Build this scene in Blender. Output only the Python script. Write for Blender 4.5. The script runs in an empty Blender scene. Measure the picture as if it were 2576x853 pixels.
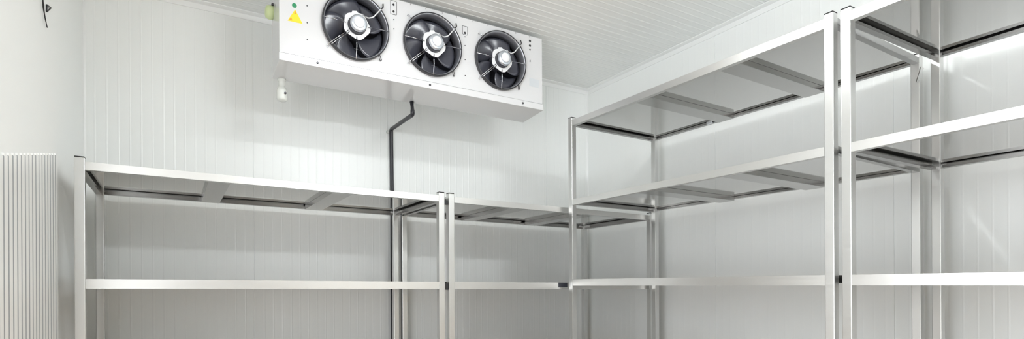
import bpy, bmesh, math
from mathutils import Vector, Matrix

# ------------------------------------------------------------------ camera, light, exposure
H = 1.0                                   # eye height; every z below is written relative to it and lifted by H
sc = bpy.context.scene
col = sc.collection
FPX, PHI, HZ, ROLL, CX = 1391.6, 30.857, 719.78, 0.300, 1266.09
cd = bpy.data.cameras.new('camera')
cam = bpy.data.objects.new('camera', cd)
col.objects.link(cam)
cd.sensor_width = 36.0
cd.lens = FPX / 2576 * 36.0
cd.shift_x = (1288 - CX) / 2576
cd.shift_y = (HZ - 426.5) / 2576
cd.clip_start = 0.02
cam.matrix_world = (Matrix.Translation((0, 0, H)) @ Matrix.Rotation(math.radians(-PHI), 4, 'Z')
                    @ Matrix.Rotation(math.radians(90), 4, 'X') @ Matrix.Rotation(math.radians(-ROLL), 4, 'Z'))
sc.camera = cam

EXPOSURE = 0.0
LAMP_POWER = 87.0                         # emission of the ceiling lamps' diffusers
sc.view_settings.view_transform = 'Standard'
sc.view_settings.look = 'None'
sc.view_settings.gamma = 1.0
sc.cycles.diffuse_bounces = 8; sc.cycles.glossy_bounces = 6
sc.view_settings.exposure = EXPOSURE
sc.view_settings.use_curve_mapping = False
w = bpy.data.worlds.new('world'); sc.world = w
w.use_nodes = True
w.node_tree.nodes['Background'].inputs[0].default_value = (0.95, 0.98, 1.0, 1)
w.node_tree.nodes['Background'].inputs[1].default_value = 5.2  # world set bright as fill through the added doorway

# fill light enters by an added, unseen doorway; the portal only guides sampling
DY0, DY1, DZ1 = 0.05, 1.72, 1.20
pl = bpy.data.lights.new('fill_doorway_portal', 'AREA'); pl.shape = 'RECTANGLE'; pl.size = DY1 - DY0; pl.size_y = DZ1 + 1.0
pl.cycles.is_portal = True
po_ = bpy.data.objects.new('fill_doorway_portal', pl); col.objects.link(po_)
po_.location = (-0.41, (DY0 + DY1) / 2, (DZ1 - 1.0) / 2 + H); po_.rotation_euler = (math.radians(90), 0, math.radians(-90))

# room (relative heights)
XL, XW, YW, YN, ZC = -0.386, 2.895, 3.499, -2.6, 1.583
LAMPS = [(1.75, -0.70, .46, .050, .080), (1.05, 1.72, .36, .030, .018)]   # x, y, half length, half width, diffuser depth: centres of the two ceiling lamps

# ------------------------------------------------------------------ materials
def mat(name, base, rough=0.4, metal=0.0, spec=0.5, noise=0.0, nscale=(6, 6, 6), emit=0, coat=0.0, bump=0.0, bscale=(40, 40, 40), rnoise=0.0):
    m = bpy.data.materials.new(name); m.use_nodes = True
    nt = m.node_tree; b = nt.nodes['Principled BSDF']
    b.inputs['Base Color'].default_value = (*base, 1)
    b.inputs['Roughness'].default_value = rough
    b.inputs['Metallic'].default_value = metal
    b.inputs['Specular IOR Level'].default_value = spec
    b.inputs['Coat Weight'].default_value = coat
    tc = nt.nodes.new('ShaderNodeTexCoord')
    def nz(scale, detail=3):
        mp = nt.nodes.new('ShaderNodeMapping'); mp.inputs['Scale'].default_value = scale
        n = nt.nodes.new('ShaderNodeTexNoise'); n.inputs['Scale'].default_value = 1; n.inputs['Detail'].default_value = detail
        nt.links.new(tc.outputs['Object'], mp.inputs['Vector']); nt.links.new(mp.outputs['Vector'], n.inputs['Vector'])
        return n
    if noise > 0:
        n = nz(nscale)
        r = nt.nodes.new('ShaderNodeValToRGB')
        r.color_ramp.elements[0].position = 0.3; r.color_ramp.elements[1].position = 0.7
        r.color_ramp.elements[0].color = (*[c * (1 - noise) for c in base], 1)
        r.color_ramp.elements[1].color = (*[min(1, c * (1 + noise * .6)) for c in base], 1)
        nt.links.new(n.outputs['Fac'], r.inputs['Fac']); nt.links.new(r.outputs['Color'], b.inputs['Base Color'])
    if rnoise > 0:
        n = nz(nscale)
        mr = nt.nodes.new('ShaderNodeMapRange')
        mr.inputs['To Min'].default_value = max(0.02, rough - rnoise); mr.inputs['To Max'].default_value = rough + rnoise
        nt.links.new(n.outputs['Fac'], mr.inputs['Value']); nt.links.new(mr.outputs['Result'], b.inputs['Roughness'])
    if bump > 0:
        n = nz(bscale, 2)
        bp = nt.nodes.new('ShaderNodeBump'); bp.inputs['Strength'].default_value = bump; bp.inputs['Distance'].default_value = 0.002
        nt.links.new(n.outputs['Fac'], bp.inputs['Height']); nt.links.new(bp.outputs['Normal'], b.inputs['Normal'])
    if emit:
        b.inputs['Emission Color'].default_value = (*base, 1); b.inputs['Emission Strength'].default_value = emit
    return m

M = {}
M['panel'] = mat('white_coated_panel', (0.90, 0.915, 0.905), 0.28, 0, 0.5, bump=0.05, bscale=(3, 3, 3))
M['ceil'] = mat('white_ceiling_panel', (0.86, 0.875, 0.865), 0.22, 0, 0.5)
M['floor'] = mat('beige_resin_floor', (0.62, 0.48, 0.36), 0.5, 0, 0.4, noise=0.12, nscale=(4, 4, 4))
M['reflectdoor'] = mat('grey_reflector_door', (0.22, 0.23, 0.24), 0.4)  # for the unseen door added as a dark reflection in the steel
M['gapshade'] = mat('grey_gap_shade', (0.36, 0.38, 0.40), 0.5)  # grey stands in for shade in the rib gaps
M['trim'] = mat('white_plastic_trim', (0.90, 0.91, 0.905), 0.30)
M['steel'] = mat('brushed_steel', (0.71, 0.71, 0.70), 0.31, 1.0, rnoise=0.06, nscale=(1.5, 1.5, 60))
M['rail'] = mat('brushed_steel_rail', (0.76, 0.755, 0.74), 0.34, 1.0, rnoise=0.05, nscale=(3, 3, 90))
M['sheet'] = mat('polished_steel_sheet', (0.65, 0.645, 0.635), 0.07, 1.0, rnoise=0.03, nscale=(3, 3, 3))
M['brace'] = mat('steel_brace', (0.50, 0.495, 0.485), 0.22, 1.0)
M['railshade'] = mat('shaded_rail_steel', (0.34, 0.335, 0.33), 0.22, 1.0)  # darkened copy of the rail steel, shade put into the colour
M['black'] = mat('black_plastic', (0.012, 0.012, 0.014), 0.45)
M['rubber'] = mat('grey_rubber', (0.05, 0.05, 0.05), 0.7)
M['enamel'] = mat('white_enamel', (0.70, 0.705, 0.72), 0.16, 0, 0.5, coat=0.3)
M['inside'] = mat('dark_coil', (0.030, 0.031, 0.040), 0.5)
M['blade'] = mat('dark_fan_blade', (0.062, 0.064, 0.082), 0.22, 0, 0.6)
M['ring'] = mat('dark_guard_ring', (0.03, 0.03, 0.035), 0.3)
M['bell'] = mat('silver_bell_mouth', (0.42, 0.43, 0.47), 0.3, 0.7)
M['wire'] = mat('chrome_wire', (0.72, 0.73, 0.77), 0.18, 1.0)
M['hub'] = mat('white_hub', (0.82, 0.83, 0.85), 0.3)
M['motor'] = mat('dark_motor', (0.045, 0.047, 0.06), 0.3, 0.3)
M['rim'] = mat('silver_motor_rim', (0.60, 0.64, 0.70), 0.28, 0.8)
M['yellow'] = mat('yellow_sticker', (0.88, 0.66, 0.02), 0.4)
M['orange'] = mat('orange_print', (0.75, 0.30, 0.02), 0.4)
M['green'] = mat('green_sticker', (0.02, 0.26, 0.11), 0.4)
M['plate'] = mat('grey_label', (0.60, 0.63, 0.66), 0.3)
M['screw'] = mat('dark_screw', (0.10, 0.10, 0.11), 0.35, 0.6)
M['pipe'] = mat('black_insulation', (0.022, 0.022, 0.028), 0.32)
M['lime'] = mat('pale_green_plastic', (0.66, 0.76, 0.42), 0.35)
M['milky'] = mat('milky_plastic', (0.72, 0.74, 0.71), 0.25)
M['lampbody'] = mat('lamp_body', (0.8, 0.8, 0.8), 0.4)
M['diffuser'] = mat('lamp_diffuser', (0.945, 0.985, 1.0), 0.4, emit=LAMP_POWER)

# ------------------------------------------------------------------ helpers
def tag(o, label=None, cat=None, group=None, kind=None):
    if label: o['label'] = label
    if cat: o['category'] = cat
    if group: o['group'] = group
    if kind: o['kind'] = kind
    return o

def empty(name, loc, label, cat, group=None):
    o = bpy.data.objects.new(name, None); col.objects.link(o)
    o.location = (loc[0], loc[1], loc[2] + H); o.empty_display_size = 0.1
    return tag(o, label, cat, group)

def root_of(o):
    p = Vector((0, 0, 0))
    while o is not None:
        p = p + o.location; o = o.parent
    return p

def link(name, bm, m, parent=None, bevel=0, smooth=False, origin=None):
    """bm is written in relative world coordinates (z relative to eye height)"""
    bmesh.ops.remove_doubles(bm, verts=bm.verts, dist=1e-6)
    bmesh.ops.recalc_face_normals(bm, faces=bm.faces)
    bm.transform(Matrix.Translation((0, 0, H)))
    pr = root_of(parent) if parent is not None else Vector((0, 0, 0))
    if origin is None:
        xs = [v.co for v in bm.verts]
        origin = Vector(((min(v.x for v in xs) + max(v.x for v in xs)) / 2, (min(v.y for v in xs) + max(v.y for v in xs)) / 2, min(v.z for v in xs)))
    bm.transform(Matrix.Translation(-origin))
    me = bpy.data.meshes.new(name); bm.to_mesh(me); bm.free()
    me.materials.append(m)
    o = bpy.data.objects.new(name, me); col.objects.link(o)
    if parent is not None: o.parent = parent
    o.location = origin - pr
    if smooth:
        for p in me.polygons: p.use_smooth = True
    if bevel:
        b = o.modifiers.new('bevel', 'BEVEL'); b.width = bevel; b.segments = 2; b.limit_method = 'ANGLE'
    return o

def prism(bm, poly, a, b):
    """poly: list of 3D points (a ring); extruded from offset a to offset b (vectors)"""
    a, b = Vector(a), Vector(b)
    A = [bm.verts.new(Vector(p) + a) for p in poly]; B = [bm.verts.new(Vector(p) + b) for p in poly]
    n = len(poly)
    for i in range(n):
        j = (i + 1) % n
        bm.faces.new((A[i], A[j], B[j], B[i]))
    bm.faces.new(A); bm.faces.new(B[::-1])

def box(bm, x0, x1, y0, y1, z0, z1):
    prism(bm, [(x0, y0, z0), (x1, y0, z0), (x1, y1, z0), (x0, y1, z0)], (0, 0, 0), (0, 0, z1 - z0))

def frame_axes(d):
    d = Vector(d).normalized()
    u = d.cross(Vector((0, 0, 1)))
    if u.length < 1e-3: u = Vector((1, 0, 0))
    u.normalize(); v = u.cross(d).normalized()
    return u, v

def tube(bm, pts, r, n=12):
    pts = [Vector(p) for p in pts]; rings = []
    for i, p in enumerate(pts):
        d = (pts[min(i + 1, len(pts) - 1)] - pts[max(i - 1, 0)])
        u, v = frame_axes(d)
        if rings:                                  # keep the ring's twist small
            u0 = rings[-1][1]; u = (u0 - d.normalized() * u0.dot(d.normalized())).normalized(); v = d.normalized().cross(u)
        rr = r[i] if isinstance(r, (list, tuple)) else r
        rings.append(([bm.verts.new(p + (u * math.cos(2 * math.pi * k / n) + v * math.sin(2 * math.pi * k / n)) * rr) for k in range(n)], u))
    for (a, _), (b, _) in zip(rings, rings[1:]):
        for k in range(n): bm.faces.new((a[k], a[(k + 1) % n], b[(k + 1) % n], b[k]))
    bm.faces.new(rings[0][0][::-1]); bm.faces.new(rings[-1][0])

def smooth_path(pts, r=0.03, n=6):
    pts = [Vector(p) for p in pts]; out = [pts[0]]
    for a, b, c in zip(pts, pts[1:], pts[2:]):
        p = b + (a - b).normalized() * r; q = b + (c - b).normalized() * r
        for i in range(n + 1):
            t = i / n; out.append(p * (1 - t) ** 2 + b * 2 * t * (1 - t) + q * t * t)
    out.append(pts[-1]); return out

def lathe(bm, c, prof, n=48, axis='y', closed=False):
    """profile of (radius, offset along axis); axis y: offset towards -Y"""
    c = Vector(c); rings = []
    for r, h in prof:
        ring = []
        for k in range(n):
            a = 2 * math.pi * k / n
            if axis == 'y': p = c + Vector((r * math.cos(a), -h, r * math.sin(a)))
            elif axis == 'x': p = c + Vector((h, r * math.cos(a), r * math.sin(a)))
            else: p = c + Vector((r * math.cos(a), r * math.sin(a), h))
            ring.append(bm.verts.new(p))
        rings.append(ring)
    prs = list(zip(rings, rings[1:])) + ([(rings[-1], rings[0])] if closed else [])
    for a, b in prs:
        for k in range(n): bm.faces.new((a[k], a[(k + 1) % n], b[(k + 1) % n], b[k]))
    if not closed:
        bm.faces.new(rings[0]); bm.faces.new(rings[-1][::-1])

# ------------------------------------------------------------------ room shell
RIB = 0.05
def rib_profile(t0, t1, start, joints=(), h=0.0007, half=0.0045):
    """offsets (t, d) of a micro-ribbed panel face; d > 0 stands proud into the room"""
    ev = []
    k = math.ceil((t0 + 0.012 - start) / RIB)
    while start + k * RIB < t1 - 0.012:
        c = start + k * RIB
        if all(abs(c - j) > 0.014 for j in joints):
            ev += [(c - half, 0), (c - half * .35, h), (c + half * .35, h), (c + half, 0)]
        k += 1
    for j in joints:
        if t0 + .01 < j < t1 - .01: ev += [(j - 0.0035, 0), (j - 0.0025, -0.004), (j + 0.0025, -0.004), (j + 0.0035, 0)]
    ev.sort(key=lambda e: e[0])
    return [(t0, 0)] + ev + [(t1, 0)]

def wall_prism(name, pts, back, m, ext=((0, 0, -1.0), (0, 0, ZC))):
    bm = bmesh.new()
    prism(bm, pts + back, ext[0], ext[1])
    return tag(link(name, bm, m), kind='structure')

JB = (0.404, 1.443, 2.482)
wall_prism('wall_back', [(t, YW - d, 0) for t, d in rib_profile(XL, XW, -0.339, JB)], [(XW, YW + .1, 0), (XL, YW + .1, 0)], M['panel'])
JR = (2.27, 1.28, 0.24, -0.80)
wall_prism('wall_right', [(XW - d, t, 0) for t, d in rib_profile(YN, YW, 0.02, JR, h=0.0003)], [(XW + .1, YW, 0), (XW + .1, YN, 0)], M['panel'])
bm = bmesh.new()
box(bm, XL - .1, XL, YN, DY0, -1.0, ZC); box(bm, XL - .1, XL, DY1, YW, -1.0, ZC); box(bm, XL - .1, XL, DY0, DY1, DZ1, ZC)
tag(link('wall_left', bm, M['panel']), kind='structure')
wall_prism('wall_front', [(XL, YN, 0), (XW, YN, 0)], [(XW, YN - .1, 0), (XL, YN - .1, 0)], M['panel'])
bm = bmesh.new()
for y in (DY0, DY1): box(bm, XL - .11, XL + .012, y - .03, y + .03, -1.0, DZ1 + .03)
box(bm, XL - .11, XL + .012, DY0 - .03, DY1 + .03, DZ1 - .0, DZ1 + .05)
tag(link('fill_doorway_frame', bm, M['trim']), kind='structure')  # frame of the added, unseen doorway that lets the fill light in
bm = bmesh.new(); box(bm, -.25, 1.35, YN, YN + .05, -1.0, 1.25); box(bm, -.25, 1.75, YN + .05, YN + .07, 1.25, 1.31)
tag(link('reflector_door', bm, M['reflectdoor'], bevel=.004), kind='structure')  # unseen dark door, added for the steel racks to reflect
bm = bmesh.new(); box(bm, XL - .1, XW + .1, YN - .1, YW + .1, -1.08, -1.0)
tag(link('floor', bm, M['floor']), kind='structure')
bm = bmesh.new()
prof = rib_profile(YN - .1, YW + .1, 0.015, (2.95, 1.9, .85, -.2), h=0.0015, half=0.007)
prism(bm, [(XL - .1, t, ZC - d) for t, d in prof] + [(XL - .1, YW + .1, ZC + .08), (XL - .1, YN - .1, ZC + .08)], (0, 0, 0), (XW - XL + .2, 0, 0))
tag(link('ceiling', bm, M['ceil']), kind='structure')

# ribs of the left wall's lower panels, each rib ending where it fades in the photograph
bm = bmesh.new()
y = 1.70
while y < 2.74:
    z1 = 0.351 + (y - 1.913) * (0.509 - 0.351) / (2.676 - 1.913)
    hh, hf = 0.0050, 0.0208
    prism(bm, [(XL, y - hf, 0), (XL + hh, y - hf * .90, 0), (XL + hh, y + hf * .90, 0), (XL, y + hf, 0)], (0, 0, -1.0), (0, 0, z1))
    y += RIB
o = link('trim_6', bm, M['panel']); tag(o, kind='structure')
# grey beads standing in for the shade in the gaps between those ribs
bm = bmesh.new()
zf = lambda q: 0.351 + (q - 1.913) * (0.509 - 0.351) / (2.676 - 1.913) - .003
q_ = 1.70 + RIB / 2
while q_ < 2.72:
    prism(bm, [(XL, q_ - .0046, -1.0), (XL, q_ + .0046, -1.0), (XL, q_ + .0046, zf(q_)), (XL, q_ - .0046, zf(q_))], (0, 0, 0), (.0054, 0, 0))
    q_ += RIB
tag(link('trim_7', bm, M['gapshade']), kind='structure')

# angle trims where the walls meet the ceiling and each other
def trim(n, pts, ext):
    bm = bmesh.new(); prism(bm, pts, (0, 0, 0), ext); tag(link('trim_%d' % n, bm, M['trim'], bevel=0.0008), kind='structure')
th, lg = 0.005, 0.038
trim(1, [(XL, YW, ZC), (XL, YW, ZC - lg), (XL, YW - th, ZC - lg), (XL, YW - th * 2.4, ZC - th * 2.4), (XL, YW - lg, ZC - th), (XL, YW - lg, ZC)], (XW - XL, 0, 0))
trim(2, [(XW, YN, ZC), (XW, YN, ZC - lg), (XW - th, YN, ZC - lg), (XW - th * 2.4, YN, ZC - th * 2.4), (XW - lg, YN, ZC - th), (XW - lg, YN, ZC)], (0, YW - YN - lg, 0))
trim(3, [(XL, YN, ZC), (XL, YN, ZC - lg), (XL + th, YN, ZC - lg), (XL + th * 2.4, YN, ZC - th * 2.4), (XL + lg, YN, ZC - th), (XL + lg, YN, ZC)], (0, YW - YN - lg, 0))
trim(4, [(XL, YW, -1.0), (XL + .012, YW, -1.0), (XL + .004, YW - .004, -1.0), (XL, YW - .012, -1.0)], (0, 0, 1.0 + ZC - lg))
trim(5, [(XW, YW, -1.0), (XW - .012, YW, -1.0), (XW - .004, YW - .004, -1.0), (XW, YW - .012, -1.0)], (0, 0, 1.0 + ZC - lg))

# ------------------------------------------------------------------ ceiling lamps
for i, (lx, ly, la, lb, lh) in enumerate(LAMPS):
    lab = ['white linear ceiling lamp nearer the entrance side of the room', 'white linear ceiling lamp in front of the evaporator fans'][i]
    t = empty('ceiling_lamp', (lx, ly, ZC), lab, 'lamp')
    bm = bmesh.new(); box(bm, lx - la - .02, lx + la + .02, ly - lb - .008, ly + lb + .008, ZC - .035, ZC - .0025); link('housing', bm, M['lampbody'], t, bevel=.004)
    bm = bmesh.new(); box(bm, lx - la, lx + la, ly - lb, ly + lb, ZC - .035 - lh, ZC - .035); link('diffuser', bm, M['diffuser'], t, bevel=min(.012, lh * .4))

# ------------------------------------------------------------------ racks
PW = 0.034
def rack(name, label, O, e1, L, depth, levels, tilt, braces, back_lift, joint=False, cat='shelf rack', end_brace=False):
    """O: front far-left corner on the plan, e1: unit length direction; depth direction is e1 turned left (A,B) or right (C,D)"""
    e1 = Vector((e1[0], e1[1], 0)).normalized()
    e2 = Vector((-e1.y, e1.x, 0))
    if e2.dot(Vector((1, 1, 0))) < 0: e2 = -e2
    O = Vector((O[0], O[1], 0))
    ctr = O + e1 * L / 2 + e2 * depth / 2
    t = empty(name, (ctr.x, ctr.y, -1.0), label, cat)
    P = lambda a, b, z: O + e1 * a + e2 * b + Vector((0, 0, z + tilt * a))
    def blk(bm, a0, a1, b0, b1, z0, z1, floor=False):
        q = [(a0, b0), (a1, b0), (a1, b1), (a0, b1)]
        lo = [bm.verts.new((O + e1 * a + e2 * b + Vector((0, 0, z0))) if floor else P(a, b, z0)) for a, b in q]
        hi = [bm.verts.new(P(a, b, z1)) for a, b in q]
        for i in range(4): bm.faces.new((lo[i], lo[(i + 1) % 4], hi[(i + 1) % 4], hi[i]))
        bm.faces.new(lo[::-1]); bm.faces.new(hi)
    top = levels[0][0] + .0165
    for a0 in (0, L - PW):
        for b0 in (0, depth - PW):
            bm = bmesh.new(); blk(bm, a0, a0 + PW, b0, b0 + PW, -.985, top, True)
            po = link('post', bm, M['steel'], t, bevel=.0025)
            bm = bmesh.new(); blk(bm, a0 + .0005, a0 + PW - .0005, b0 + .0005, b0 + PW - .0005, top, top + .0045); link('cap', bm, M['black'], po, bevel=.002)
            bm = bmesh.new(); c = O + e1 * (a0 + PW / 2) + e2 * (b0 + PW / 2)
            lathe(bm, (c.x, c.y, -1.0), [(.021, 0), (.021, .006), (.010, .010), (.010, .016)], 16, 'z'); link('foot', bm, M['rubber'], po)
    for li, (zt, zb) in enumerate(levels):
        hgt = zt - zb
        # sheet
        bm = bmesh.new(); blk(bm, .004, L - .004, .004, depth - .004, zt - .0035, zt)
        # notch-free sheet stops short of the posts' outer faces
        sh = link('shelf', bm, M['sheet'], t)
        def channel(bm, lift, s0, s1, fix, inward, along):
            """C rail: web on the outside, flange below, small return lip; along 'a' or 'b'"""
            zb_ = zb + lift
            th_ = .0025; fl = .024; lip = .012
            prof = [(0, zt + .0008), (0, zb_), (fl, zb_), (fl, zb_ + lip), (fl - th_, zb_ + lip), (fl - th_, zb_ + th_), (th_, zb_ + th_), (th_, zt + .0008)]
            A, B = [], []
            for o_, z in prof:
                f = fix + inward * o_
                if along == 'a': A.append(bm.verts.new(P(s0, f, z))); B.append(bm.verts.new(P(s1, f, z)))
                else: A.append(bm.verts.new(P(f, s0, z))); B.append(bm.verts.new(P(f, s1, z)))
            n = len(prof)
            for i in range(n): bm.faces.new((A[i], A[(i + 1) % n], B[(i + 1) % n], B[i]))
            bm.faces.new(A[::-1]); bm.faces.new(B)
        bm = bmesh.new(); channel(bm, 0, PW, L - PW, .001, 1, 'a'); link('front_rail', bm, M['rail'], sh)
        bm = bmesh.new(); channel(bm, back_lift, PW, L - PW, depth - .001, -1, 'a'); link('back_rail', bm, M['railshade'], sh)
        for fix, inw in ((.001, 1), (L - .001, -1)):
            bm = bmesh.new(); channel(bm, back_lift * .5, PW, depth - PW, fix, inw, 'b'); link('end_rail', bm, M['railshade'], sh)
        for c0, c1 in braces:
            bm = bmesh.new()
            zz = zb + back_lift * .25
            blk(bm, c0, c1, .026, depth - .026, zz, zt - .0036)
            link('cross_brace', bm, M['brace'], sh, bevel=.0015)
    return t, P

lvA = [(0.4923, 0.4615), (0.0333, -0.0042), (-0.43, -0.464)]
tA = -0.0077
YA, dA = 2.6948, 0.735
# the level heights are given at X = 0
def lv(base, shift): return [(a + shift, b + shift) for a, b in base]
XA0, XA1, XB0, XB1 = -0.3274, 1.2481, 1.2718, 2.8006
rA, PA = rack('steel_rack', 'low steel shelf rack at the left, in the corner beside the ribbed wall panel', (XA0, YA), (1, 0), XA1 - XA0, dA, lv(lvA, tA * XA0), tA,
     [(0.135 - XA0, 0.222 - XA0), (0.672 - XA0, 0.765 - XA0)], .006)
rB, PB = rack('steel_rack', 'low steel shelf rack in the room corner, partly behind the taller racks', (XB0, YA), (1, 0), XB1 - XB0, dA, lv(lvA, tA * XB0), tA,
     [(1.70 - XB0, 1.79 - XB0), (2.22 - XB0, 2.31 - XB0)], .006)
lvC = [(0.983, 0.9494), (0.5093, 0.4764), (0.0333, -0.0042), (-0.443, -0.477)]
tC = 0.0046 / 1.55
kC, kD = -0.0216, 0.018
rC, PC = rack('steel_rack', 'tall steel shelf rack by the right wall, nearer the room corner', (2.045, 2.6534), (-kC, -1), 1.5373, 0.7404, lv(lvC, 0.0046), -tC,
     [(2.653 - 2.13, 2.653 - 2.03), (2.653 - 1.62, 2.653 - 1.52)], .016)
rD, PD = rack('steel_rack', 'tall steel shelf rack cut off by the right edge of the picture', (2.0949, 1.0984), (-kD, -1), 1.5373, 0.7122, lv(lvC, 0.0), -tC,
     [(.60, .69), (1.10, 1.19)], .012)

# small fittings of the racks
def rbox(P, a0, a1, b0, b1, z0, z1):
    bm = bmesh.new()
    q = [(a0, b0), (a1, b0), (a1, b1), (a0, b1)]
    lo = [bm.verts.new(P(a, b, z0)) for a, b in q]; hi = [bm.verts.new(P(a, b, z1)) for a, b in q]
    for i in range(4): bm.faces.new((lo[i], lo[(i + 1) % 4], hi[(i + 1) % 4], hi[i]))
    bm.faces.new(lo[::-1]); bm.faces.new(hi); return bm
# dark spacer blocks between neighbouring racks
LA = XA1 - XA0
for z in (0.012,):
    link('spacer_block', rbox(PA, LA, LA + .0225, .006, .028, z - .018 - tA * 0, z + .016), M['black'], rA, bevel=.001)
link('spacer_block', rbox(PA, LA, LA + .0225, .006, .028, .452, .474), M['black'], rA, bevel=.001)
link('joint_plate', rbox(PB, 1.998 - XB0, 2.064 - XB0, -.0015, .0008, -.003, .024), M['motor'], rB)['label'] = 'dark joint plate on the middle shelf rail'
# small clip under the tall rack's top shelf
link('shelf_clip', rbox(PC, 2.653 - 2.20, 2.653 - 2.16, .690, .708, .962, .977), M['wire'], rC, bevel=.002)
# diagonal gusset at the rear post of the tall corner rack
bm = bmesh.new()
a = 1.5373 + .0006
q = [(.668, .872), (.682, .872), (.744, .948), (.716, .948)]
A_ = [bm.verts.new(PC(a, b - 0.0, z)) for b, z in q]; B_ = [bm.verts.new(PC(a + .003, b, z)) for b, z in q]
for i in range(4): bm.faces.new((A_[i], A_[(i + 1) % 4], B_[(i + 1) % 4], B_[i]))
bm.faces.new(A_[::-1]); bm.faces.new(B_)
link('gusset', bm, M['steel'], rC)

# ------------------------------------------------------------------ evaporator
EX0, EX1, EY0, EY1, EZ0, EZ1 = 0.448, 1.994, 2.85, 3.07, 1.140, 1.547
ev = empty('evaporator', ((EX0 + EX1) / 2, (EY0 + EY1) / 2, EZ0 - .065), 'white evaporator unit with three fans hanging under the ceiling', 'evaporator')
FC = [(0.820, 1.345), (1.250, 1.345), (1.688, 1.346)]
FR = 0.168
# front panel with three round openings
bm = bmesh.new()
def quad(x0, x1, z0, z1, y): bm.faces.new([bm.verts.new(p) for p in ((x0, y, z0), (x1, y, z0), (x1, y, z1), (x0, y, z1))])
hs = 0.196
edges = [EX0]
for cx, cz in FC: edges += [cx - hs, cx + hs]
edges.append(EX1)
for i in range(0, len(edges), 2): quad(edges[i], edges[i + 1], EZ0, EZ1, EY0)
for cx, cz in FC:
    n = 64; C_, S_ = [], []
    for k in range(n):
        a = 2 * math.pi * (k + .5) / n - math.pi / 4
        c, s = math.cos(a), math.sin(a); m_ = max(abs(c), abs(s))
        C_.append(bm.verts.new((cx + FR * c, EY0, cz + FR * s)))
        zz = cz + hs * s / m_
        zz = EZ1 if s / m_ > .999 else (EZ0 if s / m_ < -.999 else cz + (zz - cz) * ((EZ1 - cz) / hs if zz > cz else (cz - EZ0) / hs))
        S_.append(bm.verts.new((cx + hs * c / m_, EY0, zz)))
    for k in range(n):
        j = (k + 1) % n
        a, b = S_[k].co, S_[j].co
        if abs(a.x - b.x) > 1e-4 and abs(a.z - b.z) > 1e-4:      # corner
            corner = bm.verts.new((a.x if abs(a.x - cx) > abs(b.x - cx) else b.x, EY0, a.z if abs(a.z - cz) > abs(b.z - cz) else b.z))
            bm.faces.new((C_[k], C_[j], S_[j], corner, S_[k]))
        else: bm.faces.new((C_[k], C_[j], S_[j], S_[k]))
fp = link('front_panel', bm, M['enamel'], ev)
# casing: top, sides, back
bm = bmesh.new()
t_ = .003
box(bm, EX0, EX1, EY0 + .0005, EY1, EZ1 - t_, EZ1)
box(bm, EX0, EX0 + t_, EY0 + .0005, EY1, EZ0, EZ1 - t_)
box(bm, EX1 - t_, EX1, EY0 + .0005, EY1, EZ0, EZ1 - t_)
box(bm, EX0 + t_, EX1 - t_, EY1 - .02, EY1, EZ0, EZ1 - t_)
link('casing', bm, M['enamel'], ev)
bm = bmesh.new(); box(bm, EX0 + .01, EX1 - .01, EY0 + .115, EY1 - .022, EZ0 + .004, EZ1 - .006); link('coil', bm, M['inside'], ev)
# drip tray
bm = bmesh.new()
prism(bm, [(EX0 - .003, EY0 - .009, EZ0 - .004), (EX0 - .003, EY0 - .009, EZ0 - .041), (EX0 - .003, EY1 + .004, EZ0 - .058), (EX0 - .003, EY1 + .004, EZ0 - .0002)], (0, 0, 0), (EX1 - EX0 + .006, 0, 0))
tray = link('drip_tray', bm, M['enamel'], ev, bevel=.0015)
# hanging brackets to the ceiling
for bx in (.60, 1.22, 1.86):
    bm = bmesh.new()
    box(bm, bx - .02, bx + .02, EY0 + .06, EY1 - .03, EZ1, EZ1 + .003)
    box(bm, bx - .02, bx + .02, EY0 + .09, EY0 + .093, EZ1 + .003, ZC - .0035)
    box(bm, bx - .02, bx + .02, EY0 + .06, EY1 - .03, ZC - .0035, ZC - .0005)
    link('hanging_bracket', bm, M['steel'], ev)

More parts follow.
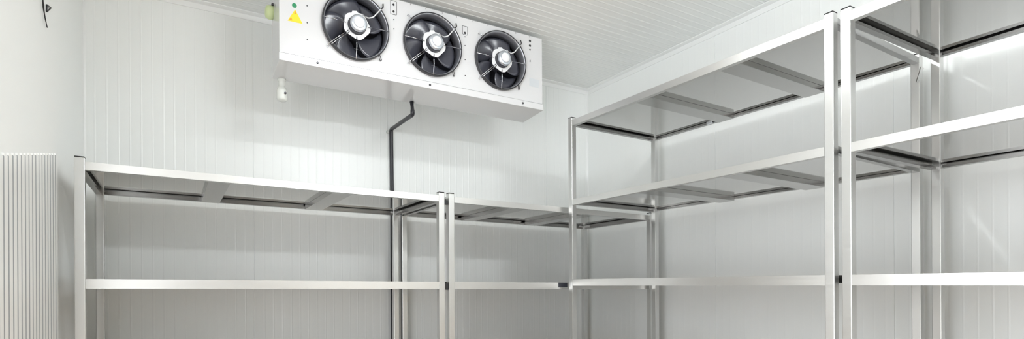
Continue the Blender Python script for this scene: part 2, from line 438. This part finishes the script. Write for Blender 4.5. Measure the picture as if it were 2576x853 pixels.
def pol(cx, cz, r, deg, y): a = math.radians(deg); return (cx + r * math.cos(a), y, cz + r * math.sin(a))
for fi, (cx, cz) in enumerate(FC):
    # bell mouth: silver inside
    bm = bmesh.new()
    lathe(bm, (cx, EY0, cz), [(FR + .001, .024), (FR - .004, .021), (FR - .008, .008), (FR - .009, -.045), (FR - .007, -.045), (FR - .004, 0.0), (FR + .001, .014)], 72, 'y', closed=True)
    fan = link('fan', bm, M['bell'], ev, smooth=True)
    # dark outer ring of the guard
    bm = bmesh.new()
    lathe(bm, (cx, EY0, cz), [(FR + .001, .0265), (FR + .0045, .0255), (FR + .0058, .018), (FR + .005, .0), (FR + .001, .0), (FR - .001, .024)], 72, 'y', closed=True)
    link('guard_ring', bm, M['ring'], fan, smooth=True)
    # blades
    nb = 5
    for k in range(nb):
        bm = bmesh.new(); g = []
        a0 = 100 + k * 360 / nb + (0, 22, -30)[fi]
        for i in range(9):
            u = i / 8; r = .050 + u * (FR - .011 - .050)
            row = []
            span = 60 + 12 * u
            for j in range(9):
                v = j / 8
                ang = a0 + 22 * u * u + (v - .5) * span
                yy = EY0 + .045 + (v - .5) * (.052 - .022 * u) + .012 * (v - .5) ** 2
                row.append((pol(cx, cz, r, ang, yy), pol(cx, cz, r, ang, yy + .003)))
            g.append(row)
        F = [[bm.verts.new(p[0]) for p in row] for row in g]; Bk = [[bm.verts.new(p[1]) for p in row] for row in g]
        for i in range(8):
            for j in range(8):
                bm.faces.new((F[i][j], F[i][j + 1], F[i + 1][j + 1], F[i + 1][j]))
                bm.faces.new((Bk[i][j], Bk[i + 1][j], Bk[i + 1][j + 1], Bk[i][j + 1]))
        for i in range(8):
            bm.faces.new((F[i][0], F[i + 1][0], Bk[i + 1][0], Bk[i][0])); bm.faces.new((F[i][8], Bk[i][8], Bk[i + 1][8], F[i + 1][8]))
            bm.faces.new((F[0][i], Bk[0][i], Bk[0][i + 1], F[0][i + 1])); bm.faces.new((F[8][i], F[8][i + 1], Bk[8][i + 1], Bk[8][i]))
        link('blade', bm, M['blade'], fan, smooth=True)
    # hub plate (white, scalloped), motor, cap
    bm = bmesh.new()
    n = 60; fr, bk = [], []
    for k in range(n):
        a = 2 * math.pi * k / n
        r = .068 + .0035 * math.cos(5 * a + .6) + (.010 if abs(((math.degrees(a) - 100 + 180) % 360) - 180) < 13 else 0)
        fr.append((cx + r * math.cos(a), EY0 - .022, cz + r * math.sin(a)))
    prism(bm, fr, (0, 0, 0), (0, .004, 0)); link('hub_plate', bm, M['hub'], fan, bevel=.0008)
    bm = bmesh.new()
    lathe(bm, (cx, EY0, cz), [(.050, -.05), (.050, .020), (.045, .024), (.045, .044), (.042, .048)], 40, 'y'); link('motor', bm, M['motor'], fan, smooth=False, bevel=.001)
    bm = bmesh.new()
    lathe(bm, (cx, EY0, cz), [(.043, .048), (.043, .058), (.039, .063), (.031, .065), (.031, .0645)], 40, 'y'); link('motor_rim', bm, M['rim'], fan, bevel=.0005)
    bm = bmesh.new()
    lathe(bm, (cx, EY0, cz), [(.0275, .0645), (.0275, .068), (.024, .0715), (.012, .0725)], 32, 'y'); link('motor_cap', bm, M['hub'], fan, smooth=True)
    # guard wires
    yw = EY0 - .0245
    def wire(nm, pts, r=.0023, m='wire'):
        bm = bmesh.new(); tube(bm, pts, r, 8); return link(nm, bm, M[m], fan, smooth=True)
    for deg in (178, 2, 268):
        wire('guard_wire', [pol(cx, cz, .058, deg, yw - .002), pol(cx, cz, .12, deg, yw - .006), pol(cx, cz, FR + .004, deg, yw - .002)])
    for off in (-1, 1):
        a = math.radians(222); o_ = Vector((-math.sin(a), 0, math.cos(a))) * .0045 * off
        wire('guard_wire', [Vector(pol(cx, cz, .058, 222, yw - .002)) + o_, Vector(pol(cx, cz, .12, 222, yw - .006)) + o_, Vector(pol(cx, cz, FR + .010, 222, yw - .001)) + o_])
    # hoops and clips outside the ring
    for deg, mm in ((222, 'wire'), (312, 'ring'), (138, 'wire')):
        a = math.radians(deg); tg = Vector((-math.sin(a), 0, math.cos(a)))
        p0, p1 = Vector(pol(cx, cz, FR + .004, deg, EY0 - .024)), Vector(pol(cx, cz, FR + .030, deg, EY0 - .004))
        wire('guard_clip', smooth_path([p0 + tg * .004, p1 + tg * .005, p1 - tg * .005, p0 - tg * .004], .004, 4), .0019, mm)
    # wire at one o'clock: silver inside, black cable outside
    q = [pol(cx, cz, .050, 70, EY0 - .055), pol(cx, cz, .075, 40, EY0 - .030), pol(cx, cz, .105, 36, EY0 - .028), pol(cx, cz, FR, 42, EY0 - .0285)]
    wire('motor_cable', smooth_path(q, .010, 4), .0032, 'hub')
    wire('cable_sleeve', smooth_path([pol(cx, cz, FR, 42, EY0 - .0285), pol(cx, cz, FR + .022, 42.5, EY0 - .022), pol(cx, cz, FR + .046, 47, EY0 - .003)], .01, 4), .0032, 'black')
    # cross-piece on the lower blade
    wire('guard_wire', [pol(cx, cz, .125, 262, yw - .003), pol(cx, cz, .128, 280, yw - .003)], .0018)

def decal(nm, pts, m, parent, y=EY0 - .0004, th=.0006):
    bm = bmesh.new(); prism(bm, [(x, y, z) for x, z in pts], (0, 0, 0), (0, -th, 0)); return link(nm, bm, M[m], parent)
def disc(nm, x, z, r, m, y=EY0, h=.002, parent=None, n=16):
    bm = bmesh.new(); lathe(bm, (x, y, z), [(r, 0), (r, h * .6), (r * .6, h)], n, 'y'); return link(nm, bm, M[m], parent or ev)
stk = decal('warning_sticker', [(0.486, 1.300), (0.556, 1.300), (0.521, 1.362)], 'yellow', ev)
decal('warning_print', [(0.517, 1.340), (0.525, 1.340), (0.5225, 1.354), (0.5195, 1.354)], 'orange', stk, EY0 - .0012, .0002)
decal('warning_print', [(0.492, 1.303), (0.508, 1.305), (0.504, 1.317), (0.499, 1.316)], 'orange', stk, EY0 - .0012, .0002)
disc('green_sticker', .518, 1.381, .0115, 'green', h=.001, n=24)
decal('label_plate', [(1.898, 1.238), (1.972, 1.236), (1.972, 1.286), (1.898, 1.288)], 'plate', ev)
for x, z in [(.578, 1.395), (.578, 1.311), (.578, 1.227), (1.026, 1.435), (1.026, 1.385), (1.454, 1.44), (1.454, 1.389), (1.454, 1.308), (1.454, 1.216),
             (1.904, 1.396), (1.904, 1.388)]:
    disc('screw', x, z, .0032, 'screw')
for x, z, r in [(1.904, 1.516, .0075), (1.904, 1.487, .0075), (1.904, 1.462, .0055), (1.454, 1.462, .0065)]:
    disc('cable_gland', x, z, r, 'black')
for x, z in [(1.025, 1.515), (1.025, 1.478)]:
    disc('cable_gland', x, z, .006, 'black')
def slot(x0, x1, z0, z1):
    bm = bmesh.new(); tube(bm, smooth_path([(x0, EY0 - .001, z1), (x0, EY0 - .001, z0), (x1, EY0 - .001, z0), (x1, EY0 - .001, z1), (x0 + .001, EY0 - .001, z1)], .005, 3), .0011, 6)
    link('slot_outline', bm, M['screw'], ev)
slot(1.008, 1.042, 1.462, 1.535)
slot(1.438, 1.470, 1.452, 1.500)
for x in (1.12, 1.21, 1.31, 1.40, 1.50, 1.60, 1.70, 1.80, 1.90):
    decal('edge_notch', [(x, EZ1 - .010), (x + .002, EZ1 - .010), (x + .002, EZ1 - .0005), (x, EZ1 - .0005)], 'screw', ev)
for x in (.625, 1.230, 1.843):
    disc('tray_screw', x, EZ0 - .022, .006, 'screw', y=EY0 - .009, h=.006, parent=tray)
# seam line between panel and tray is the gap left there; end cap and valve
bm = bmesh.new()
lathe(bm, (EX0 + .0, EY1 - .03, 1.407), [(.034, 0), (.034, -.020), (.028, -.034), (.015, -.038)], 28, 'x'); link('pipe_cap', bm, M['lime'], ev, smooth=True)['label'] = 'pale green cap on the left side'
bm = bmesh.new(); box(bm, EX0 - .010, EX0, EY1 - .055, EY1 - .010, 1.438, 1.446); link('cap_bracket', bm, M['screw'], ev)
bm = bmesh.new()
vx, vy, vz = .492, EY1 - .012, EZ0 - .056
lathe(bm, (vx, vy, vz), [(.020, .002), (.020, -.012), (.016, -.014), (.016, -.042), (.018, -.044), (.023, -.052), (.026, -.066), (.026, -.104), (.022, -.114), (.010, -.118)], 28, 'z')
vv = link('drain_valve', bm, M['milky'], ev, smooth=True); vv['label'] = 'milky white valve below the drip tray'
bm = bmesh.new(); lathe(bm, (vx + .012, vy - .024, vz - .080), [(.006, 0), (.006, .006), (.003, .008)], 12, 'y'); link('valve_pin', bm, M['screw'], vv)

# ------------------------------------------------------------------ drain pipe
px_, pz = 1.232, 1.030
bm = bmesh.new()
py_ = YW - .016
tube(bm, smooth_path([(1.205, EY1 - .02, EZ0 - .0585), (1.212, EY1 - .018, 1.008), (px_, py_, pz), (px_ + .004, py_, .6), (px_ + .006, py_, -.985)], .02, 6), .0125, 16)
dp = link('drain_pipe', bm, M['pipe'], smooth=True)
tag(dp, 'black insulated drain pipe running from the evaporator down the back wall', 'pipe')
bm = bmesh.new(); box(bm, px_ - .030, px_ - .012, YW - .018, YW - .002, pz - .028, pz - .010); link('pipe_clamp', bm, M['milky'], dp, bevel=.003)['label'] = 'white wall clamp'

# ------------------------------------------------------------------ left wall marks
bm = bmesh.new()
X_ = XL + .004
tube(bm, [(X_, 2.452, 1.12), (X_, 2.455, 1.06), (X_, 2.459, 0.998), (X_, 2.470, 0.976), (X_, 2.499, 0.953), (X_, 2.525, 0.940), (X_, 2.536, 0.935)], [.0016, .0018, .0024, .0022, .0018, .0015, .002], 8)
tag(link('cable', bm, M['black'], smooth=True), 'thin black cable curving down the upper left wall', 'cable')
bm = bmesh.new()
tube(bm, smooth_path([(X_, 2.530, 1.005), (X_, 2.530, 1.014), (X_, 2.612, 1.038), (X_, 2.530, .988), (X_, 2.530, 1.004)], .003, 2), .0022, 8)
tag(link('wall_hook', bm, M['black'], smooth=True), 'small black triangular wire hook on the upper left wall beside the cable', 'hook')
